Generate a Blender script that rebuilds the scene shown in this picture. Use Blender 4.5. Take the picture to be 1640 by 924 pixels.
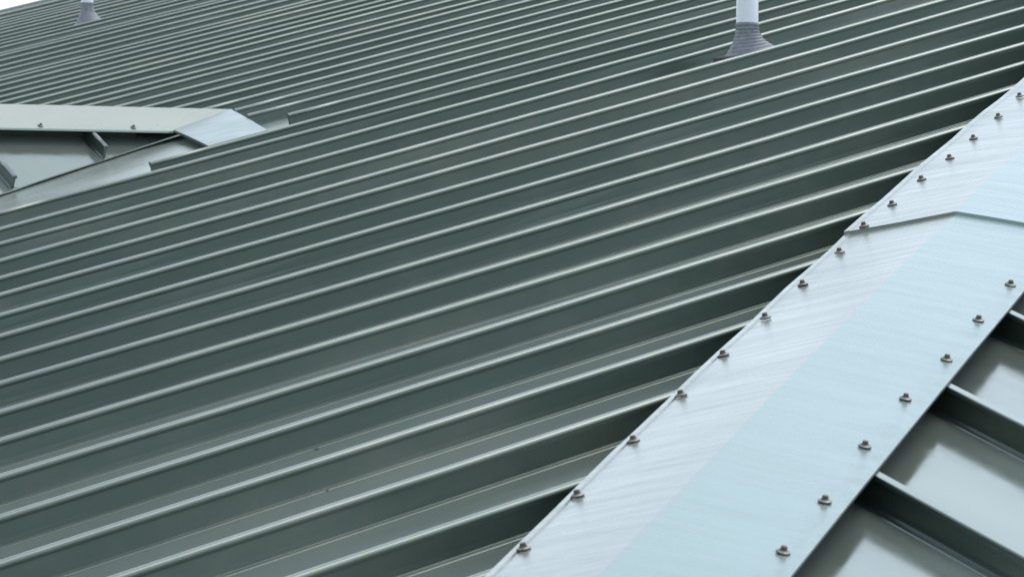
import bpy, bmesh, math, random
from mathutils import Vector, Matrix
random.seed(7)
for o in list(bpy.data.objects): bpy.data.objects.remove(o)
scene = bpy.context.scene
C = scene.collection

# ---- survey of the roof (metres) -------------------------------------------
# camera frame; roof pitches; line of every standing seam; hip cap outline
CAM = [[-5.07668, -6.46316, -0.13024], [0.85129, -0.52462, 0.0085], [-0.00971, 0.00045, 0.99995], [0.5246, 0.85133, 0.00472], 6612.88653]
PA = 0.26001
PB = 0.28081
H = 0.05323
RIBS = [[6.78183, 19.40595, 0, 0.0, 6.78183, 6.78183], [6.49203, 18.84609, 0, 0.0, 6.49203, 6.49203], [6.27981, 18.40022, 0, 0.0, 6.27981, 6.27981], [6.1413, 18.06277, 0, 0.0, 6.1413, 6.1413], [5.9947, 17.71347, 0, 0.0, 5.9947, 5.9947], [5.8002, 17.29368, 0, 0.0, 5.8002, 5.8002], [6.00102, 16.86469, -0.01239, 0.0, 5.5841, 6.41794], [5.75759, 16.35375, -0.04496, 0.0, 5.37643, 6.13876], [5.57061, 15.95822, -0.02434, 0.0, 5.17998, 5.96124], [5.41129, 15.62148, -0.01069, 0.0, 5.01602, 5.80657], [5.20807, 15.19334, -0.01433, 0.0, 4.82363, 5.59251], [4.93438, 14.61788, -0.03407, 0.0, 4.57729, 5.29148], [4.81234, 14.36009, -0.02743, 0.0, 4.45443, 5.17025], [4.60379, 13.91954, -0.01316, 0.0, 4.24207, 4.96552], [4.36681, 13.42036, -0.01784, 0.0, 4.01839, 4.71523], [4.15142, 12.96665, -0.0218, 0.0, 3.81501, 4.48782], [3.91455, 12.46875, -0.03936, 0.0, 3.60414, 4.22496], [3.78637, 12.19801, -0.03299, 0.0, 3.47508, 4.09765], [3.59934, 11.80269, -0.01855, 0.0, 3.28204, 3.91665], [3.39858, 11.38019, -0.02713, 0.0, 3.09752, 3.69964], [3.77241, 10.997, -0.0091, 0.0, 2.91107, 4.87878], [3.59328, 10.64033, 0.01516, 0.0, 2.73295, 4.69762], [3.83308, 10.28386, 0.03323, 0.0, 3.16249, 4.50366], [3.58241, 9.81422, 0.01172, 0.0, 2.94601, 4.21881], [3.36771, 9.41263, -0.01337, 0.0, 2.76572, 3.9697], [3.20041, 9.09673, -0.00424, 0.0, 2.6037, 3.79713], [2.94732, 8.6204, -0.00506, 0.0, 2.36961, 3.52502], [3.30395, 8.2237, 0, 0.0, 3.30395, 3.30395], [3.06086, 7.80319, 0, 0.0, 3.06086, 3.06086], [2.83642, 7.40549, 0, 0.0, 2.83642, 2.83642], [3.16986, 7.00911, -0.00065, 0.0, 2.61162, 3.72811], [2.93767, 6.63067, -0.01509, 0.0, 2.40807, 3.46727], [2.6861, 6.2211, -0.03438, 0.0, 2.19142, 3.18079], [2.43657, 5.81065, -0.01258, 0.0, 1.93894, 2.93419], [1.60281, 5.46357, -0.05358, 0.0, 0.42485, 2.68614], [1.1627, 5.01048, -0.00362, 0.0, 0.181, 2.43288], [1.37831, 4.55931, 0.00701, 0.02326, -0.01924, 3.1913], [1.20815, 4.1303, 0.00114, 0.00845, -0.22234, 2.81869], [0.96267, 3.7112, 0.00994, 0.01043, -0.41847, 2.52686], [1.06746, 3.32302, -0.0014, 0.00549, -0.58938, 2.7722], [0.80159, 2.90263, -0.00406, 0.00354, -0.78669, 2.42819], [0.55352, 2.50593, -0.00598, 0.00462, -0.96577, 2.11417], [0.30066, 2.09198, -0.00255, 0.0127, -1.14964, 1.80581], [0.03433, 1.69673, -0.00527, 0.0156, -1.32384, 1.488], [-0.44677, 1.30178, -0.01113, 0.00551, -1.51291, 0.69249], [-0.67537, 0.9223, -0.02, -0.00014, -1.68592, 0.39873], [-1.05414, 0.5189, 0.00377, 0.00364, -1.88055, 0.1282], [-1.56759, 0.10683, 0.00952, 0.0, -2.0739, -1.0498], [-1.4818, -0.30648, 0.01222, -0.00512, -2.26917, -0.76294], [-1.70168, -0.72316, 0.02268, 0.0, -2.25555, -1.20031], [-1.84373, -1.14862, 0.00512, 0.0, -2.04586, -1.66648]]
Y0 = 19.19323
HIP = [0.7214, 0.66539, 0.19192]
FOLD0 = [-0.03862, 0.03862, 0.05766]
A = [-0.64302, 0.7465, -0.17107]
B = [0.69251, -0.69315, -0.19992]
HA = 0.06565
HB = 0.056
V = [-0.14107, -0.13012, 0.98141]
F = [-0.00336, -0.01047, 0.00462, -2.86896, 0.90099]
L = [-0.005, -0.00347, 0.22867, -2.72673, 2.19853]
R = [0.00173, 0.008, 0.2305, -2.68466, -0.59633]
SL = [[1.84498, 0.1534], [1.50304, 0.15157], [1.17199, 0.15681], [0.87943, 0.16195], [0.59589, 0.17501], [0.27455, 0.18002], [0.02484, 0.1918], [-0.23573, 0.19184], [-0.57302, 0.19603], [-0.8905, 0.19978], [-1.22239, 0.20241], [-1.55218, 0.20427], [-1.89572, 0.20374], [-2.265, 0.19486], [-2.58751, 0.18931]]
SR = [[-0.57865, 0.19792], [-0.92179, 0.19419], [-1.26338, 0.19532], [-1.58908, 0.18327], [-1.93398, 0.18216], [-2.28502, 0.18983], [-2.58228, 0.19015]]
XB = -0.45041
WB = 0.46176
HBR = 0.0545
BX = [[0, -0.429], [0, -0.89161], [0, -1.35571]]
W = 0.4064                     # seam spacing
TA, TB = math.tan(PA), math.tan(PB)

# ---- camera -----------------------------------------------------------------
cd = bpy.data.cameras.new('camera'); cam = bpy.data.objects.new('camera', cd); C.objects.link(cam)
pos, rt, up, fw, fpx = CAM
rt, up, fw = Vector(rt), Vector(up), Vector(fw)
M = Matrix((rt, up, -fw)).transposed().to_4x4(); M.translation = Vector(pos)
cam.matrix_world = M
cd.sensor_width = 36.0; cd.lens = 36.0*fpx/1640.0; cd.clip_start = 0.1; cd.clip_end = 5000
scene.camera = cam
cd.dof.use_dof = True; cd.dof.focus_distance = 9.5; cd.dof.aperture_fstop = 22.0

# ---- sky, sun, exposure ------------------------------------------------------
SUN_EL, SUN_AZ = 64.0, 88.0     # azimuth: degrees from +Y towards +X
wd = bpy.data.worlds.new('World'); scene.world = wd; wd.use_nodes = True
nt = wd.node_tree; nt.nodes.clear()
sky = nt.nodes.new('ShaderNodeTexSky'); sky.sky_type = 'NISHITA'; sky.sun_disc = False
sky.sun_elevation = math.radians(SUN_EL); sky.sun_rotation = math.radians(SUN_AZ)
sky.air_density = 1.0; sky.dust_density = 1.2; sky.ozone_density = 1.0
bg = nt.nodes.new('ShaderNodeBackground'); bg.inputs[1].default_value = 0.15
wo = nt.nodes.new('ShaderNodeOutputWorld')
hs = nt.nodes.new('ShaderNodeHueSaturation'); hs.inputs['Saturation'].default_value = 0.45
nt.links.new(sky.outputs[0], hs.inputs['Color']); 
tn = nt.nodes.new('ShaderNodeMix'); tn.data_type = 'RGBA'; tn.blend_type = 'MULTIPLY'; tn.inputs[0].default_value = 1
tn.inputs[7].default_value = (0.965, 1.005, 0.99, 1)      # the photograph's slightly cyan white balance
nt.links.new(hs.outputs[0], tn.inputs[6]); nt.links.new(tn.outputs[2], bg.inputs[0]); nt.links.new(bg.outputs[0], wo.inputs[0])
sl = bpy.data.lights.new('sun', 'SUN'); sl.energy = 0.5; sl.angle = math.radians(30); sl.color = (1.0, 0.95, 0.87)
so = bpy.data.objects.new('sun', sl); C.objects.link(so)
a, e = math.radians(SUN_AZ), math.radians(SUN_EL)
so.rotation_euler = Vector((math.sin(a)*math.cos(e), math.cos(a)*math.cos(e), math.sin(e))).to_track_quat('Z', 'Y').to_euler()
so.location = (0, 0, 20)
scene.view_settings.view_transform = 'Standard'; scene.view_settings.look = 'None'
scene.view_settings.exposure = 1.05; scene.view_settings.gamma = 1.0
scene.render.engine = 'CYCLES'
scene.cycles.max_bounces = 8; scene.cycles.glossy_bounces = 6; scene.cycles.diffuse_bounces = 4

# ---- materials ---------------------------------------------------------------
def mat(name, col, rough=0.4, metal=0.0, spec=0.5, coat=0.0):
    m = bpy.data.materials.new(name); m.use_nodes = True
    b = m.node_tree.nodes['Principled BSDF']
    b.inputs['Base Color'].default_value = (*col, 1); b.inputs['Roughness'].default_value = rough
    b.inputs['Metallic'].default_value = metal; b.inputs['Specular IOR Level'].default_value = spec
    b.inputs['Coat Weight'].default_value = coat; b.inputs['Coat Roughness'].default_value = rough*0.7
    return m, m.node_tree, b
def nd(t, typ, **k):
    n = t.nodes.new(typ)
    for a_, v in k.items(): setattr(n, a_, v)
    return n
def noise(t, vec, scale, detail=4, rough=0.6, stretch=(1, 1, 1)):
    mp = nd(t, 'ShaderNodeMapping'); mp.inputs['Scale'].default_value = stretch
    t.links.new(vec, mp.inputs['Vector'])
    n = nd(t, 'ShaderNodeTexNoise'); n.inputs['Scale'].default_value = scale
    n.inputs['Detail'].default_value = detail; n.inputs['Roughness'].default_value = rough
    t.links.new(mp.outputs[0], n.inputs['Vector']); return n.outputs['Fac']
def ramp(t, fac, lo, hi, a_=0.3, b_=0.7):
    r = nd(t, 'ShaderNodeMapRange'); r.inputs['From Min'].default_value = a_; r.inputs['From Max'].default_value = b_
    r.inputs['To Min'].default_value = lo; r.inputs['To Max'].default_value = hi
    t.links.new(fac, r.inputs['Value']); return r.outputs[0]
def mixcol(t, fac, c1, c2):
    m = nd(t, 'ShaderNodeMix', data_type='RGBA')
    m.inputs[6].default_value = (*c1, 1); m.inputs[7].default_value = (*c2, 1)
    t.links.new(fac, m.inputs[0]); return m.outputs[2]
def bump(t, b, h, strength, dist, prev=None):
    n = nd(t, 'ShaderNodeBump'); n.inputs['Strength'].default_value = strength; n.inputs['Distance'].default_value = dist
    t.links.new(h, n.inputs['Height'])
    if prev: t.links.new(prev, n.inputs['Normal'])
    t.links.new(n.outputs[0], b.inputs['Normal']); return n.outputs[0]

def painted(name, c1, c2, rough, metal, stretch, spec=0.5, wav=0.0012, coat=0.0, peel=0.12):
    """factory painted steel sheet: faint dirt film, slow waviness along the sheet, fine orange peel"""
    m, t, b = mat(name, c1, rough, metal, spec)
    b.inputs['IOR'].default_value = 1.6
    b.inputs['Coat Weight'].default_value = coat; b.inputs['Coat Roughness'].default_value = 0.3; b.inputs['Coat IOR'].default_value = 1.7
    tc = nd(t, 'ShaderNodeTexCoord').outputs['Object']
    dirt = noise(t, tc, 2.2, 6 if peel else 2, 0.65, stretch)
    base = mixcol(t, ramp(t, dirt, 0, 1, 0.35, 0.72), c1, c2)
    # dust film in large soft patches, and a small shade difference from sheet to sheet
    dust = noise(t, tc, 0.9, 7, 0.72)
    mx = nd(t, 'ShaderNodeMix', data_type='RGBA'); mx.inputs[7].default_value = (0.27, 0.265, 0.22, 1)
    t.links.new(ramp(t, dust, 0.0, 0.45, 0.48, 0.76), mx.inputs[0]); t.links.new(base, mx.inputs[6])
    oi = nd(t, 'ShaderNodeObjectInfo'); hsv = nd(t, 'ShaderNodeHueSaturation')
    t.links.new(ramp(t, oi.outputs['Random'], 0.93, 1.07, 0, 1), hsv.inputs['Value']); t.links.new(mx.outputs[2], hsv.inputs['Color'])
    t.links.new(hsv.outputs[0], b.inputs['Base Color'])
    fine = noise(t, tc, 55, 3, 0.7)
    sm = noise(t, tc, 6, 5, 0.6, stretch)
    add = nd(t, 'ShaderNodeMath', operation='ADD'); t.links.new(ramp(t, sm, rough-0.05, rough+0.07), add.inputs[0])
    t.links.new(ramp(t, fine, -0.02 if peel else 0, 0.03 if peel else 0), add.inputs[1]); t.links.new(add.outputs[0], b.inputs['Roughness'])
    w = noise(t, tc, 7, 1, 0.3, stretch)
    p = bump(t, b, w, 1.0, wav)
    bump(t, b, fine, peel, 0.00008, p)
    return m
SHADED_GREEN1, SHADED_GREEN2 = (0.068, 0.106, 0.082), (0.078, 0.116, 0.092)  # seam copy of the pan paint, darkened for the shade on seam sides
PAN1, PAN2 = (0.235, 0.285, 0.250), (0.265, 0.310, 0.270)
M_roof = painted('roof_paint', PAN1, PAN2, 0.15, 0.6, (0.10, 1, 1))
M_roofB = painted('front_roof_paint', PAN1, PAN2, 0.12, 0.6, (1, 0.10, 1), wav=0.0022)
M_seam = painted('seam_shaded', SHADED_GREEN1, SHADED_GREEN2, 0.40, 0.6, (0.12, 1, 1), wav=0.0002, coat=0.85)
M_seamB = painted('front_seam_shaded', SHADED_GREEN1, SHADED_GREEN2, 0.26, 0.6, (1, 0.12, 1), wav=0.0002, coat=1.0)

def cap_material():
    m, t, b = mat('cap_paint', (0.3, 0.38, 0.37), 0.3, 0.35)
    uv = nd(t, 'ShaderNodeUVMap').outputs[0]
    st = noise(t, uv, 9, 5, 0.7, (3.0, 0.35, 1))
    clean = mixcol(t, ramp(t, st, 0, 1, 0.4, 0.75), (0.278, 0.370, 0.358), (0.250, 0.335, 0.328))
    # strip towards the wide slope: sky glare put into its tone, plus scuffs across
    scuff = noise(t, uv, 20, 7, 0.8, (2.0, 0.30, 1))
    glare_scuff = mixcol(t, ramp(t, scuff, 0, 1, 0.45, 0.70), (0.295, 0.325, 0.298), (0.215, 0.235, 0.212))
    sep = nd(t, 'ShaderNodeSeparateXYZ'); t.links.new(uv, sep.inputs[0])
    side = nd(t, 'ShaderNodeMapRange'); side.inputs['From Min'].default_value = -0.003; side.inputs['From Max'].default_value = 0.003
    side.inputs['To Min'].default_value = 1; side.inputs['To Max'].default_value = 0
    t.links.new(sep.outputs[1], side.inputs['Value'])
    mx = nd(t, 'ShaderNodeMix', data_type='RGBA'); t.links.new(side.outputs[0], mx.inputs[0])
    t.links.new(clean, mx.inputs[6]); t.links.new(glare_scuff, mx.inputs[7])
    # water stains and grime gathered along both hems
    ab = nd(t, 'ShaderNodeMath', operation='ABSOLUTE'); t.links.new(sep.outputs[1], ab.inputs[0])
    gr = noise(t, uv, 14, 8, 0.8, (1.2, 3, 1))
    ed = nd(t, 'ShaderNodeMath', operation='MULTIPLY')
    t.links.new(ramp(t, ab.outputs[0], 0, 1, 0.165, 0.215), ed.inputs[0]); t.links.new(ramp(t, gr, 0, 0.55, 0.42, 0.7), ed.inputs[1])
    m2 = nd(t, 'ShaderNodeMix', data_type='RGBA'); m2.inputs[7].default_value = (0.17, 0.18, 0.16, 1)
    t.links.new(ed.outputs[0], m2.inputs[0]); t.links.new(mx.outputs[2], m2.inputs[6])
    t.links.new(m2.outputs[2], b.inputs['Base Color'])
    t.links.new(ramp(t, st, 0.19, 0.32), b.inputs['Roughness'])
    bump(t, b, noise(t, uv, 2.2, 2, 0.4, (1.6, 0.8, 1)), 1.0, 0.0016)
    return m
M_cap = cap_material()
M_dcap = painted('dormer_cap_paint', (0.335, 0.365, 0.315), (0.31, 0.34, 0.29), 0.27, 0.25, (0.3, 1, 1), wav=0.00005, peel=0.0)
M_apron = painted('apron_dimmed', (0.20, 0.265, 0.25), (0.23, 0.285, 0.265), 0.32, 0.2, (1, 1, 1), wav=0.0004, peel=0.0)  # same metal as the ridge cap, colour dimmed against its bright reflection
M_dark = mat('underlay_black', (0.02, 0.022, 0.022), 0.9)[0]
def plain_noise(name, c1, c2, rough, metal=0, scale=30, bd=0.0003):
    m, t, b = mat(name, c1, rough, metal)
    tc = nd(t, 'ShaderNodeTexCoord').outputs['Object']
    n = noise(t, tc, scale, 6, 0.7)
    t.links.new(mixcol(t, ramp(t, n, 0, 1, 0.35, 0.65), c1, c2), b.inputs['Base Color'])
    bump(t, b, n, 0.5, bd)
    return m
M_screw = plain_noise('screw_zinc', (0.30, 0.34, 0.31), (0.16, 0.15, 0.12), 0.45, 0.5, 300, 0.0002)
M_head = plain_noise('screw_head', (0.14, 0.12, 0.09), (0.10, 0.06, 0.04), 0.5, 0.4, 300, 0.0002)
M_washer = plain_noise('rusty_washer', (0.035, 0.028, 0.022), (0.09, 0.05, 0.03), 0.7, 0.1, 400, 0.0002)
M_under = plain_noise('cap_underside_shade', (0.10, 0.11, 0.105), (0.08, 0.085, 0.08), 0.6, 0, 30)  # same sheet metal as the cap, darkened to paint shade beneath it
M_valley = painted('valley_paint', (0.27, 0.315, 0.275), (0.30, 0.335, 0.29), 0.24, 0.4, (0.3, 0.6, 1), wav=0.0004, peel=0.0)
M_pvc = plain_noise('white_pvc', (0.74, 0.77, 0.80), (0.66, 0.69, 0.72), 0.35, 0, 12)
M_boot = plain_noise('grey_boot', (0.25, 0.262, 0.285), (0.15, 0.158, 0.175), 0.55, 0, 60, 0.0006)
M_sealant = plain_noise('sealant', (0.055, 0.055, 0.055), (0.03, 0.03, 0.03), 0.8, 0, 80, 0.002)
M_wall = plain_noise('wall_render', (0.45, 0.43, 0.38), (0.38, 0.36, 0.32), 0.9, 0, 9, 0.002)
M_trim = plain_noise('rake_paint', (0.055, 0.08, 0.07), (0.04, 0.06, 0.05), 0.5, 0, 20)
M_leaf = mat('dry_leaf', (0.05, 0.035, 0.02), 0.9)[0]
def ground_mat():
    m, t, b = mat('ground_grass', (0.06, 0.08, 0.035), 0.95)
    tc = nd(t, 'ShaderNodeTexCoord').outputs['Object']
    n = noise(t, tc, 0.25, 10, 0.7)
    t.links.new(mixcol(t, ramp(t, n, 0, 1), (0.045, 0.065, 0.025), (0.10, 0.10, 0.055)), b.inputs['Base Color'])
    bump(t, b, noise(t, tc, 6, 6), 0.8, 0.05)
    return m
M_ground = ground_mat()

# ---- helpers -----------------------------------------------------------------
def empty(name, label, cat, loc=(0, 0, 0), group=None):
    o = bpy.data.objects.new(name, None); C.objects.link(o); o.location = loc; o.empty_display_size = 0.2
    o['label'] = label; o['category'] = cat
    if group: o['group'] = group
    return o
def obj(name, verts, faces, m, parent=None, smooth=False, uvs=None, rel=True):
    me = bpy.data.meshes.new(name); 
    off = Vector((0, 0, 0))
    if parent is not None and rel:
        off = parent.location.copy()
        if parent.parent: off = off + parent.parent.location
    me.from_pydata([tuple(Vector(v)-off) for v in verts], [], faces)
    me.materials.append(m)
    if smooth is True:
        for p in me.polygons: p.use_smooth = True
    elif smooth:
        for p, s in zip(me.polygons, smooth): p.use_smooth = bool(s)
    if uvs:
        ul = me.uv_layers.new(name='UVMap')
        for lp in me.loops: ul.data[lp.index].uv = uvs[lp.vertex_index]
    me.update()
    o = bpy.data.objects.new(name, me); C.objects.link(o)
    if parent is not None: o.parent = parent
    return o
def sweep(secs, closed=False, caps=False):
    """secs: list of equally long point rows -> verts, faces"""
    n = len(secs[0]); v = [p for s in secs for p in s]; f = []
    for i in range(len(secs)-1):
        for j in range(n if closed else n-1):
            k = (j+1) % n
            f.append((i*n+j, i*n+k, (i+1)*n+k, (i+1)*n+j))
    if caps:
        f.append(tuple(reversed(range(n)))); f.append(tuple((len(secs)-1)*n+j for j in range(n)))
    return v, f
def box(x0, x1, y0, y1, z0, z1):
    v = [(x, y, z) for x in (x0, x1) for y in (y0, y1) for z in (z0, z1)]
    return v, [(0, 1, 3, 2), (4, 6, 7, 5), (0, 4, 5, 1), (2, 3, 7, 6), (0, 2, 6, 4), (1, 5, 7, 3)]

# roof planes
NA = Vector((-math.sin(PA), 0, math.cos(PA))); NB = Vector((0, -math.sin(PB), math.cos(PB)))
def onA(x, y, n=0.0): return Vector((x, y, x*TA)) + NA*n
def onB(x, y, n=0.0): return Vector((x, y, y*TB)) + NB*n
XE = -12*W                    # eave of the wide slope
YE = XE*TA/TB                 # eave of the front slope
XR = 24*W; YR = XR*TA/TB      # ridge
YF = 49.1*W                   # far rake
def hipx(y): return y*TB/TA
def hipy(x): return x*TA/TB

# seam cross section (t across, n up), the near (downhill-of-view) side first
_roll = [(-.0054, .0398), (-.0078, .0410), (-.0090, .0430), (-.0094, .0456), (-.0088, .0484), (-.0068, .0507), (-.0042, .0524), (-.0015, .0535),
         (.0045, .0535), (.0085, .0522), (.0098, .0480), (.0090, .0425), (.0056, .0388)]
_leg = [(-.023, 0), (-.021, .0012), (-.0125, .0016), (-.0095, .0004), (-.0052, .0030), (-.0046, .012), (-.0046, .0375)]
SEAM = _leg + _roll + [(-t, n) for t, n in reversed(_leg)]
SM = [0]*7 + [1]*12 + [0]*7

# ---- dormer numbers (needed to cut the wide slope's seams) ---------------------
DY = 17.45*W; DT = 0.50
def ridge_z(x): return 1.436*W + (x-2.744*W)*0.0135
def dplane(x, y): return ridge_z(x) - 0.158*W - abs(DY-y)*DT          # dormer pan surface
def valley_y(x, side=-1):                                              # where the dormer pans are cut
    z = x*TA + 0.034*W
    return DY + side*max(0.0, (ridge_z(x)-0.158*W-z)/DT)
XAPEX = (ridge_z(4.9*W)-0.158*W)/TA

# ---- ground and building body -------------------------------------------------
ZE = XE*TA; ZG = ZE - 3.1
g, f_ = [], []
N = 24
for i in range(N+1):
    for j in range(N+1):
        sx, sy = (i/N*2-1), (j/N*2-1)
        g.append((1500*sx*abs(sx), 1500*sy*abs(sy), ZG + random.uniform(-.05, .05)*min(1, abs(sx)+abs(sy))))
for i in range(N):
    for j in range(N): f_.append((i*(N+1)+j, (i+1)*(N+1)+j, (i+1)*(N+1)+j+1, i*(N+1)+j+1))
go = obj('ground', g, f_, M_ground); go['kind'] = 'structure'
XB2 = 2*XR-XE
bw = empty('building_walls', 'pale rendered building walls standing under the green metal roof', 'building', (XE, YE, ZG))
ov = 0.45
for (x0, x1, y0, y1) in ((XE+ov, XE+ov+.2, YE+ov, YF-.1), (XE+ov+.2, XB2-ov, YE+ov, YE+ov+.2), (XB2-ov-.2, XB2-ov, YE+ov+.2, YF-.1)):
    v, f = box(x0, x1, y0, y1, ZG-.1, ZE+.08); obj('wall', v, f, M_wall, bw)
gy = YF-.1
v = [(XE+ov, gy-.2, ZG-.1), (XB2-ov, gy-.2, ZG-.1), (XB2-ov, gy-.2, ZE+.08), (XR, gy-.2, XR*TA-.06), (XE+ov, gy-.2, ZE+.08)]
v += [(a_, gy, c_) for a_, b_, c_ in v]
obj('gable_wall', v, [(4, 3, 2, 1, 0), (5, 6, 7, 8, 9)]+[(i, (i+1) % 5, 5+(i+1) % 5, 5+i) for i in range(5)], M_wall, bw)

# ---- the wide slope -----------------------------------------------------------
wide = empty('roof_slope', 'wide dark green standing seam metal roof slope filling most of the view', 'roof', (XE, YE, ZE))
def seam_y(k, x):
    if 0 <= k < len(RIBS):
        x0, y0, c1, c2, xa, xb = RIBS[k]
        xx = min(max(x, xa-0.6), xb+0.6)
        yv = y0 + c1*(xx-x0) + c2*(xx-x0)**2
        return yv + (c1+2*c2*(xx-x0))*(x-xx)*0.3
    return Y0 - k*W
def xs_for(x0, x1, step=0.55):
    n = max(2, int(math.ceil((x1-x0)/step))+1); return [x0+(x1-x0)*i/(n-1) for i in range(n)]
KS = list(range(-1, 59))
def start_x(k):
    """seams are cut back where they meet the dormer's valleys"""
    fixed = {34: 0.9*W, 33: 2.69*W, 32: 4.53*W, 31: 4.66*W, 30: 5.0*W}
    if k in fixed: return fixed[k]
    y = seam_y(k, 3*W)
    side = -1 if y < DY else 1
    cl = 2.0*W if side < 0 else 0.9*W
    d = abs(DY-y)
    if d <= cl: return XAPEX+(0.55 if side < 0 else 0.12)*W
    return max(XE, (1.436*W-0.158*W-0.045*W-2.744*W*0.0135-(d-cl)*DT)/(TA-0.0135))
def end_x(y, gap=0.03):
    return min(hipx(y)-gap, XR-0.02) if y < YR else XR-0.02
seam_objs = []
pan_rows = []
for k in KS:
    y_mid = seam_y(k, 0)
    x0 = max(XE, start_x(k)) if k < 60 else XE
    # find the upper end: under the hip cap
    xe = end_x(seam_y(k, min(hipx(y_mid), XR)), 0.04)
    if xe - x0 < 0.1: continue
    # the pan lies on the near side of seam k: between seam k and seam k+1
    yn = lambda x, k=k: seam_y(k+1, x)
    yf = lambda x, k=k: seam_y(k, x)
    # pan as grid
    xe_far = end_x(seam_y(k, min(hipx(y_mid), XR)), -0.0)
    ylow = seam_y(k+1, 0)
    xe_near = end_x(seam_y(k+1, min(hipx(ylow), XR)), 0.0)
    rows = []
    nx = max(3, int((xe_far-XE)/0.6)); na = 8
    for i in range(nx+1):
        row = []
        for j in range(na+1):
            t = j/na
            xend = xe_near + (xe_far-xe_near)*t
            x = XE + (xend-XE)*(i/nx)
            a_, b_ = yn(x)+.023, yf(x)-.023
            y = a_+(b_-a_)*t
            row.append(onA(x, y, 0.0))
        rows.append(row)
    v, f = sweep(rows)
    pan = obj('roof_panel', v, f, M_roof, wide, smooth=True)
    xs = xs_for(x0, xe, 0.22)
    secs = []
    ph = [random.uniform(0, 6.28) for _ in range(5)]
    for x in xs:
        y = seam_y(k, x)
        w1 = 0.0011*math.sin(x*2.3+ph[0])+0.0007*math.sin(x*6.1+ph[1])+0.0004*math.sin(x*14+ph[2])
        w2 = 0.0005*math.sin(x*3.7+ph[3])+0.0003*math.sin(x*9.3+ph[4])
        secs.append([onA(x, y+t+w1*min(1, max(0, (n-.004)/.03)), n+w2*min(1, n/.03)) for t, n in SEAM])
    v, f = sweep(secs)
    sm = SM*(len(xs)-1)
    n = len(SEAM)
    f.append(tuple(range(n))); f.append(tuple(reversed([(len(xs)-1)*n+j for j in range(n)]))); sm = sm+[0, 0]
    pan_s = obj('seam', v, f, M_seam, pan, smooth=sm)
    # flattened seam where it was cut back for the valley
    if x0 > XE+0.05:
        v, f = sweep([[onA(x, seam_y(k, x)+t, n_) for t, n_ in ((-.023, 0), (-.018, .0015), (.018, .0015), (.023, 0))] for x in xs_for(XE, x0-0.001)])
        obj('folded_seam', v, f, M_seam, pan)
# roof deck under the panels (keeps light out)
dk = 0.012
vd = [onA(XE, YE, -dk), onA(XR, YR, -dk), onA(XR, YF, -dk), onA(XE, YF, -dk)]
vd += [p-Vector((0, 0, .03)) for p in vd]
obj('roof_deck', vd, [(0, 1, 2, 3), (7, 6, 5, 4), (0, 4, 5, 1), (1, 5, 6, 2), (2, 6, 7, 3), (3, 7, 4, 0)], M_dark, wide)
# rake trim along the far edge, eave fascia
def bar_on(fn, p, q, prof):
    return sweep([[fn(s, t, n) for t, n in prof] for s in (p, q)], closed=True, caps=True)
v, f = bar_on(lambda s, t, n: onA(s, YF+t, n), XE, XR, [(-.10, .002), (-.09, .048), (-.02, .058), (.03, .058), (.03, -.14), (.0, -.14), (.0, .002)])
obj('rake_trim', v, f, M_trim, wide)
v, f = box(XE-.02, XE-.001, YE, YF, ZE-.16, ZE-.004); obj('eave_fascia', v, f, M_trim, wide)

XBF, WBF = -0.4290, 0.46335
# ---- the front slope ------------------------------------------------------------
front = empty('roof_slope', 'paler glossy standing seam roof slope beyond the hip cap at lower right', 'roof', (XE, YE, ZE))
_rollb = [(-.0050, .0420), (-.0084, .0424), (-.0094, .0436), (-.0096, .0500), (-.0090, .0524), (-.0078, .0532),
          (.0078, .0532), (.0090, .0524), (.0096, .0500), (.0094, .0436), (.0084, .0424), (.0050, .0420)]
SEAMB = [(-t*1.15, n*0.94) for t, n in reversed(_leg+_rollb+[(-t, n) for t, n in reversed(_leg)])]; SMB = [0]*40
LIT_TOPB = [1 if (SEAMB[j][1] > .048 and SEAMB[j+1][1] > .048) else 0 for j in range(len(SEAMB)-1)]  # top faces take the lighter pan paint, so they look lit
def bx(i): return XBF - i*WBF
for i in range(-22, 11):
    x = bx(i)
    if x > XB2-0.3: continue
    def y_top(xx): return min(hipy(xx), hipy(2*XR-xx))
    yt = y_top(x)
    if x <= XE+.05: continue
    # pan between seam i and seam i-1 (to the right)
    xa, xb = x+.02645, min(bx(i-1)-.02645, XB2)
    rows = []
    na, ny = 8, 10
    for j in range(ny+1):
        row = []
        for q in range(na+1):
            xx = xa+(xb-xa)*q/na; yy = YE+(y_top(xx)-0.005-YE)*(j/ny)
            row.append(onB(xx, yy, 0.0))
        rows.append(row)
    v, f = sweep(rows); f = [tuple(reversed(t)) for t in f]
    pan = obj('roof_panel', v, f, M_roofB, front, smooth=True)
    ye = yt-0.175
    if ye-YE < .1: continue
    ys = [YE+(ye-YE)*j/8 for j in range(9)]
    secs = [[onB(x+t, y, n) for t, n in SEAMB] for y in ys]
    v, f = sweep(secs)
    n = len(SEAMB); sm = False
    f.append(tuple(range(n))); f.append(tuple(reversed([8*n+j for j in range(n)])))
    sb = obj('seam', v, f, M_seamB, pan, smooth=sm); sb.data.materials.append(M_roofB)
    for i_, p_ in enumerate(sb.data.polygons[:8*(n-1)]): p_.material_index = LIT_TOPB[i_ % (n-1)]
vd = [onB(XE, YE, -dk), onB(XB2, YE, -dk), onB(XR, YR, -dk)]
vd += [p-Vector((0, 0, .03)) for p in vd]
obj('roof_deck', vd, [(0, 1, 2), (5, 4, 3), (0, 3, 4, 1), (1, 4, 5, 2), (2, 5, 3, 0)], M_dark, front)
v, f = box(XE, XB2, YE-.02, YE-.001, ZE-.16, ZE-.004); obj('eave_fascia', v, f, M_trim, front)
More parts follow.
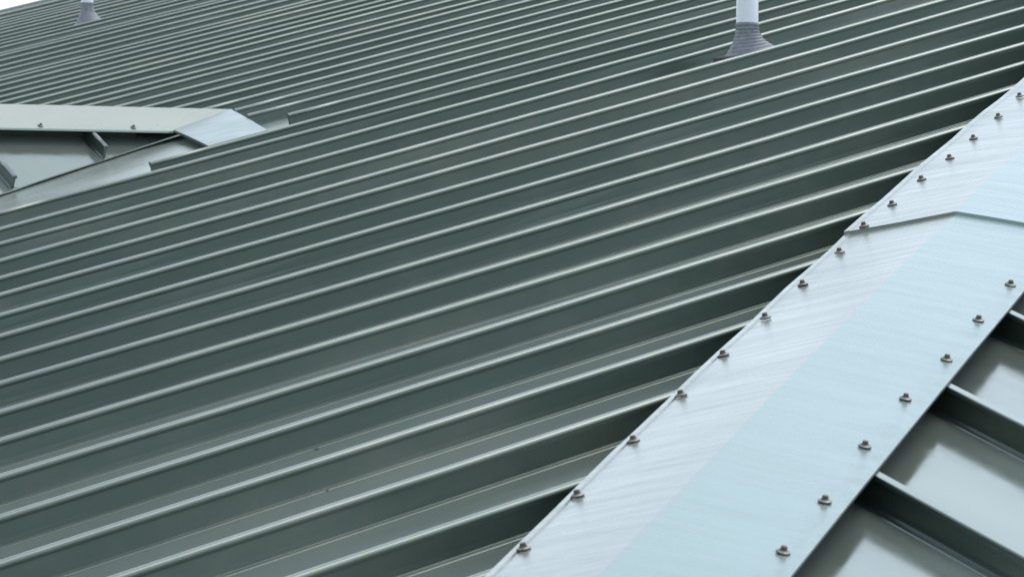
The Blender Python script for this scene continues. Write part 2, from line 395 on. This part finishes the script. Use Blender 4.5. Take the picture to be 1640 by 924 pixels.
# the slope hidden behind the ridge
back = empty('roof_slope', 'green metal roof slope hidden behind the top ridge', 'roof', (XB2, YE, ZE))
vb = [(XB2, YE, ZE-.01), (XB2, YF, ZE-.01), (XR, YF, XR*TA-.01), (XR, YR, XR*TA-.01)]
vb += [(a_, b_, c_-.04) for a_, b_, c_ in vb]
obj('roof_deck', vb, [(0, 1, 2, 3), (7, 6, 5, 4), (0, 4, 5, 1), (1, 5, 6, 2), (2, 6, 7, 3), (3, 7, 4, 0)], M_roof, back)
v, f = sweep([[(XR+dx, y, XR*TA+dz) for dx, dz in ((-.2, .075-.2*TA), (0, .075), (.2, .075-.2*TA), (.2, .072-.2*TA), (0, .072), (-.2, .072-.2*TA))] for y in (YR-.1, YF+.03)], closed=True, caps=True)
obj('ridge_cap', v, f, M_cap, back)

# ---- the hip cap -----------------------------------------------------------------
HIP = Vector(HIP); F0 = Vector(FOLD0); DA = Vector(A); DB = Vector(B); DV = Vector(V)
LAP = 0.0066
def quad(co, s):
    a_, b_, c_, s0, s1 = co
    ss = min(max(s, s0-.3), s1+.3)
    return a_*ss*ss+b_*ss+c_+(2*a_*ss+b_)*(s-ss)*0.2
def cap_pts(s, lift=0.0):
    f0 = F0 + HIP*s + DV*(quad(F, s)+lift)
    l0 = F0 + HIP*s + DA*quad(L, s) + NA*lift
    r0 = F0 + HIP*s + DB*quad(R, s) + NB*(lift + HB - F0.dot(NB))
    return l0, f0, r0
hipcap = empty('hip_cap', 'pale blue grey folded metal hip cap with a row of screws along each edge', 'roof cap', F0)
TH = 0.0016
def cap_sheet(s0, s1, lift, step=0.2):
    n = max(2, int((s1-s0)/step)); secs = []; uv = []
    for i in range(n+1):
        s = s0+(s1-s0)*i/n
        l0, f0, r0 = cap_pts(s, lift)
        wob = 0.0011*math.sin(s*9.0)+0.0008*math.sin(s*23+1)
        a1 = (f0-l0).normalized(); b1 = (f0-r0).normalized()
        row = []; vv = []
        # left hem turned down, left strip (slightly dished), soft fold, right strip, right hem
        pts = [(l0 - NA*0.005 + NA*wob, -.222), (l0+NA*(.0022+wob), -.218), (l0+a1*0.0115+NA*(0.0024+wob), -.206)]
        la = (f0-l0).length
        pts.append((l0+a1*0.0135+NA*wob, -.204))
        for t in (.25, .5, .75): pts.append((l0+a1*la*t+NA*(0.0018*math.sin(math.pi*t)*math.sin(s*2.3)), -.22*(1-t)))
        pts += [(f0-a1*0.004, -.004), (f0-DV*0.0005, 0), (f0-b1*0.004, .004)]
        lb = (f0-r0).length
        for t in (.75, .5, .25): pts.append((r0+b1*lb*t+NB*(0.0015*math.sin(math.pi*t)*math.sin(s*1.7+2)), .22*(1-t)))
        pts += [(r0+b1*0.013+NB*0.0010, .206), (r0+NB*(wob*.5), .218), (r0-NB*0.004, .222)]
        top = [p for p, _ in pts]; du = [d for _, d in pts]
        bot = [p-Vector((0, 0, TH)) for p in reversed(top)]
        secs.append(top+bot); uv += [(s, d) for d in du+list(reversed(du))]
    v, f = sweep(secs, closed=True, caps=True)
    m = len(secs[0]); sm = []
    for i in range(n):
        for j in range(m): sm.append(1 if j < 14 else 0)
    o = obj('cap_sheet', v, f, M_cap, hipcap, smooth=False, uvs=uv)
    o.data.materials.append(M_under)
    for i, p in enumerate(o.data.polygons[:n*m]): p.material_index = 1 if i % m >= m//2 else 0
    return o
SMAX = (Vector((XR, YR, XR*TA))-F0).dot(HIP); SMIN = -(Vector((XE, YE, ZE))-F0).length
cap_sheet(SMIN, 0.035, 0.0)
cap_sheet(-0.0, 3.05, LAP)
cap_sheet(3.0, 6.05, 2*LAP)
cap_sheet(6.0, SMAX, 3*LAP)
# closures under the cap
def closure(fn, P0, dirv, N_, hgt, dist, name='closure_strip'):
    p = []
    for s in (SMIN, SMAX):
        base = F0 + HIP*s + dirv*dist
        # drop to the pan plane
        n0 = (base.dot(N_)); p.append((base-N_*n0, base))
    (a0, a1), (b0, b1) = p
    v = [a0, b0, b0+N_*hgt, a0+N_*hgt]; v += [q-dirv*0.002 for q in v]
    return v
for dirv, N_, hg in ((DA, NA, .0565), (DB, NB, .0400)):
    v = closure(None, None, dirv, N_, hg, 0.12 if dirv is DA else 0.05)
    obj('closure_strip', v, [(0, 1, 2, 3), (7, 6, 5, 4), (3, 2, 6, 7), (0, 4, 5, 1)], M_trim, hipcap)

# screws: hex washer head on a dished washer
def hex_screw(R_=0.0048):
    vs, fs = [], []
    def ring(r, z, n, rot=0): 
        b0 = len(vs)
        for i in range(n):
            an = 2*math.pi*i/n+rot; vs.append((r*math.cos(an), r*math.sin(an), z))
        return b0
    n = 12
    rs = [ring(0.0068, .0036, n), ring(0.0068, .0048, n), ring(0.0050, .0056, n)]
    for q in range(2):
        for i in range(n): k = (i+1) % n; fs.append((rs[q]+i, rs[q]+k, rs[q+1]+k, rs[q+1]+i))
    h0 = ring(R_, .0050, 6); h1 = ring(R_, .0094, 6); h2 = ring(R_*.8, .0103, 6)
    for p, q in ((h0, h1), (h1, h2)):
        for i in range(6): k = (i+1) % 6; fs.append((p+i, p+k, q+k, q+i))
    fs.append(tuple(h2+i for i in range(6)))
    me = bpy.data.meshes.new('screw'); me.from_pydata(vs, [], fs); me.materials.append(M_head)
    vs, fs = [], []
    prof = [(0.0102, 0.0), (0.0106, .0019), (0.0100, .0024), (0.0062, .0046), (0.0, .0044)]
    n = 16
    for r, z in prof[:-1]:
        for i in range(n): vs.append((r*math.cos(2*math.pi*i/n), r*math.sin(2*math.pi*i/n), z))
    for q in range(3):
        for i in range(n): k = (i+1) % n; fs.append((q*n+i, q*n+k, (q+1)*n+k, (q+1)*n+i))
    fs.append(tuple(3*n+i for i in range(n)))
    me2 = bpy.data.meshes.new('washer'); me2.from_pydata(vs, [], fs); me2.materials.append(M_washer); me2.materials.append(M_screw)
    for i, p in enumerate(me2.polygons): p.material_index = 1 if i >= 2*n else 0
    return me, me2
ME_S, ME_W = hex_screw()
def screw(parent, P, N_, scale=1.0):
    q = (N_+Vector((random.uniform(-.05, .05), random.uniform(-.05, .05), 0))).to_track_quat('Z', 'Y')
    o = bpy.data.objects.new('screw', ME_S); C.objects.link(o); o.parent = parent
    o.location = P-parent.location; o.rotation_mode = 'QUATERNION'
    o.rotation_quaternion = q @ Matrix.Rotation(random.uniform(0, 6.28), 3, 'Z').to_quaternion(); o.scale = (scale,)*3
    w = bpy.data.objects.new('washer', ME_W); C.objects.link(w); w.parent = o
    return o
def cap_surface(s, d, side):
    lift = 0.0 if s < 0.0 else LAP if s < 3 else 2*LAP
    l0, f0, r0 = cap_pts(s, lift)
    e = l0 if side < 0 else r0; wfull = (f0-e).length
    dd = F0+HIP*s+(DA if side < 0 else DB)*d
    t = max(0.03, min(0.9, d/(quad(L if side < 0 else R, s))))
    return f0+(e-f0)*t + (NA if side < 0 else NB)*0.0012
slp = list(SL); srp = list(SR)
for i in range(1, 9): slp.append([SL[-1][0]-.34*i, .19]); srp.append([SR[-1][0]-.34*i, .184])
for i in range(1, 18): slp.insert(0, [SL[0][0]+.34*i, .16])
for i in range(1, 24): srp.insert(0, [SR[0][0]+.345*i, .19])
for s, d in slp:
    if SMIN+.1 < s < SMAX-.1: screw(hipcap, cap_surface(s, d, -1), NA)
for s, d in srp:
    if SMIN+.1 < s < SMAX-.1: screw(hipcap, cap_surface(s, d, 1), NB)

# ---- dormer ------------------------------------------------------------------------
XD0 = -9.0*W                                 # gable front of the dormer, out of view down the slope
dorm = empty('dormer_roof', 'small light green dormer roof with a pale ridge cap at the left edge', 'dormer', (XD0, DY, XD0*TA))
ribx = [3.45*W + i*1.14*W for i in range(-11, 2)]
SEAMD = [(t, n) for t, n in SEAMB]
for side in (-1, 1):
    def Pd(x, u, n=0.0):
        # u = plan distance from ridge, n = height normal to the pan
        nn = Vector((0, side*math.sin(math.atan(DT)), math.cos(math.atan(DT))))
        y = DY+side*u
        return Vector((x, y, ridge_z(x)-0.158*W-u*DT))+nn*n
    def umax(x): return max(0.02, abs(valley_y(x)-DY))
    cells = [XD0]+[x for x in ribx if XD0 < x < XAPEX-0.1]+[XAPEX-0.04]
    for ci in range(len(cells)-1):
        xa, xb = cells[ci], cells[ci+1]
        rows = []
        for i in range(9):
            x = xa+(xb-xa)*i/8.0
            um = umax(x)
            rows.append([Pd(x, um*j/6.0, 0.0022*math.sin(math.pi*i/8.0)*(j/6.0)) for j in range(7)])
        v, f = sweep(rows)
        lip = [[r_[-1], r_[-1]+Vector((0, side*.0010, -.0045))] for r_ in rows]
        v2, f2 = sweep(lip); f += [tuple(q+len(v) for q in t) for t in f2]; v += v2
        if side < 0: f = [tuple(reversed(t)) for t in f]
        pan = obj('roof_panel', v, f, M_roofB, dorm, smooth=True)
        if ci > 0:
            x = xa; um = umax(x)-.012
            secs = [[Pd(x+t, um*j/4.0, n*0.86) for t, n in SEAM] for j in range(5)]
            v, f = sweep(secs); n = len(SEAM); sm = SM*4+[0, 0]
            f.append(tuple(range(n))); f.append(tuple(reversed([4*n+j for j in range(n)])))
            obj('seam', v, f, M_seamB, pan, smooth=sm)
    # valley sheet, bent up a little under the dormer pans
    rows = []
    for i in range(25):
        x = XD0+(XAPEX+.35*W-XD0)*i/24.0
        yv = valley_y(x, side) if x < XAPEX else DY
        rows.append([onA(x, yv-side*.10, 0.010), onA(x, yv+side*.02, 0.0035), onA(x, yv+side*.30, 0.0035), onA(x, yv+side*.31, .0050),
                     onA(x, yv+side*.70, .0035), onA(x, yv+side*.705, .001)])
    v, f = sweep(rows)
    if side < 0: f = [tuple(reversed(t)) for t in f]
    obj('valley_sheet', v, f, M_valley, dorm)
    # closure behind the ridge cap flange
    xs_ = [XD0, 3.95*W]
    u0 = 0.25*W
    v = [Pd(xs_[0], u0, 0), Pd(xs_[1], u0, 0), Pd(xs_[1], u0, .040), Pd(xs_[0], u0, .040)]
    v += [p+Vector((0, -side*.002, 0)) for p in v]
    obj('closure_strip', v, [(0, 1, 2, 3), (7, 6, 5, 4), (3, 2, 6, 7), (0, 4, 5, 1), (1, 5, 6, 2)], M_trim, dorm)
# dormer ridge cap
FL = 0.43*W; FS = 0.526
def dcap_row(x, yoff=FL):
    z = ridge_z(x)
    n_ = [(-yoff-.001, -FS*yoff-.006), (-yoff, -FS*yoff), (-yoff*.5, -FS*yoff*.5+.0008), (0, 0), (yoff*.5, -FS*yoff*.5+.0008), (yoff, -FS*yoff), (yoff+.001, -FS*yoff-.006)]
    return z, n_
XE1, XE2 = 4.238*W, 5.039*W
def crow(xe_edge, xe_ridge):
    row = []
    for dy, dz in dcap_row(0)[1]:
        t = min(1, abs(dy)/FL); x = xe_ridge+(xe_edge-xe_ridge)*t
        row.append(Vector((x, DY+dy, ridge_z(x)+dz)))
    return row
r0, r1 = crow(XD0-.05, XD0-.05), crow(XE1, XE2)
rows = []
for i in range(9):
    t = i/8.0; top = [p.lerp(q, t)+Vector((0, 0, .0008*math.sin(i*2.1))) for p, q in zip(r0, r1)]
    rows.append(top+[p-Vector((0, 0, .0016)) for p in reversed(top)])
v, f = sweep(rows, closed=True, caps=True)
obj('ridge_cap', v, f, M_dcap, dorm)
P1 = Vector((4.238, 17.02, 1.241))*W; P2 = Vector((5.039, 17.45, 1.467))*W
for side in (-1, 1):
    def mir(p): return Vector((p.x, 2*DY-p.y, p.z)) if side > 0 else p
    P3 = onA(4.12*W, 15.0*W, .075*W); P4 = onA(3.56*W, 15.0*W, .075*W)
    rows = []
    for i in range(7):
        t = i/6.0
        a_, b_ = P1.lerp(P4, t), P2.lerp(P3, t)
        bow = Vector((0, 0, .004*math.sin(math.pi*t)))
        rows.append([mir(a_-Vector((0, 0, .007))), mir(a_+bow*.4), mir(a_.lerp(b_, .5)+bow), mir(b_+bow*.4), mir(b_-Vector((0, 0, .006)))])
    rows = [top+[p-Vector((0, 0, .0016)) for p in reversed(top)] for top in rows]
    v, f = sweep(rows, closed=True, caps=True)
    if side > 0: f = [tuple(reversed(t)) for t in f]
    obj('cap_apron', v, f, M_apron, dorm)
ND = Vector((0, -math.sin(math.atan(FS)), math.cos(math.atan(FS))))
for i in range(9):
    x = (3.86 - i*0.905)*W
    dy = -FL*0.90
    screw(dorm, Vector((x, DY+dy, ridge_z(x)+FS*dy+.0008)), ND)
# gable face of the dormer, down the slope
zb = [(XD0+.1, DY-2.6, XD0*TA-.1), (XD0+.1, DY+2.6, XD0*TA-.1), (XD0+.1, DY, ridge_z(XD0)-.09)]
zb += [(x+.1, y, z) for x, y, z in zb]
obj('gable_wall', zb, [(0, 2, 1), (3, 4, 5), (0, 1, 4, 3), (1, 2, 5, 4), (2, 0, 3, 5)], M_wall, dorm)

# ---- vent pipes -----------------------------------------------------------------------
def lathe(prof, n=40):
    rows = [[(r*math.cos(2*math.pi*i/n), r*math.sin(2*math.pi*i/n), z) for i in range(n)] for r, z in prof]
    return sweep(rows, closed=True)
def vent(label, x, y, ztop, r, coll, baser, rings=True, hgt=0.75):
    base = onA(x, y, 0)
    PH = .036
    e = empty('vent_pipe', label, 'vent pipe', base, 'white vent pipes on the roof')
    def put(name, v, f, m, smooth=True):
        me = bpy.data.meshes.new(name); me.from_pydata(v, [], f); me.materials.append(m)
        for p in me.polygons: p.use_smooth = smooth
        o = bpy.data.objects.new(name, me); C.objects.link(o); o.parent = e; return o
    zt = ztop-base.z
    v, f = lathe([(r, -.05), (r, zt+hgt), (r-.004, zt+hgt+.001), (r-.004, zt+hgt-.2)])
    put('pipe', v, f, M_pvc)
    # flexible boot: foot follows the roof slope, collar level
    rows = []; n = 48
    prof = []
    K = 27
    for q in range(K+1):
        t = q/K
        rr = r*1.07 + (baser-r)*(1-min(1, t/0.80))**1.7
        rip = (.0024*(1 if math.sin(t*math.pi*2*9) > 0 else -1)*(0.7 if t < .75 else 1)) if rings else 0.0006*math.sin(t*20)
        prof.append((max(rr+rip, r*1.02), t))
    for rr, t in prof:
        row = []
        for i in range(n):
            an = 2*math.pi*i/n; px, py = rr*math.cos(an), rr*math.sin(an)
            zb_ = PH+px*TA
            row.append((px+.013*(1-t)**2, py, zb_*(1-t)**1.2+zt*t))
        rows.append(row)
    rows.append([(r*.98*math.cos(2*math.pi*i/n), r*.98*math.sin(2*math.pi*i/n), zt) for i in range(n)])
    v, f = sweep(rows, closed=True)
    put('boot', v, f, M_boot)
    # square foot plate dressed to the slope
    b0 = baser*1.04; rows = []
    pts = [(-b0, -b0*.9), (b0, -b0*.9), (b0, b0*.9), (-b0, b0*.9)]
    v = [(px, py, px*TA+.0015) for px, py in pts]+[(px*.985, py*.985, px*TA+PH) for px, py in pts]
    put('foot_plate', v, [(4, 5, 6, 7)]+[(i, (i+1) % 4, 4+(i+1) % 4, 4+i) for i in range(4)], M_sealant if rings else M_boot, False)
    return e
vent('white plastic vent pipe in a ribbed grey rubber boot, right of centre', 6.09*W, 10.76*W, 1.934*W, .0352, 0, .079, True)
vent('smaller looking far vent pipe with smooth grey boot near the skyline', 13.85*W, 38.75*W, 4.083*W, .0365, 0, .092, False)

# ---- scraps of leaf litter lying in the pans ---------------------------------------------
def scrap(label, x, y, r):
    vs = []; n = 7
    for k_ in range(2):
        for i in range(n):
            an = 2*math.pi*i/n; q = r*random.uniform(.6, 1.1)
            vs.append(onA(x+q*math.cos(an)*1.5, y+q*math.sin(an)*.6, .0006+k_*.0012))
    fs = [tuple(range(n-1, -1, -1)), tuple(range(n, 2*n))]+[(i, (i+1) % n, n+(i+1) % n, n+i) for i in range(n)]
    o = obj('leaf_scrap', vs, fs, M_leaf); o['label'] = label; o['category'] = 'leaf'
scrap('larger dark leaf scrap lying in a lower roof pan left of centre', -1.4595, .075, .004)
scrap('tiny dark fleck of litter one pan nearer than the larger leaf scrap', -1.665, -.3345, .0022)
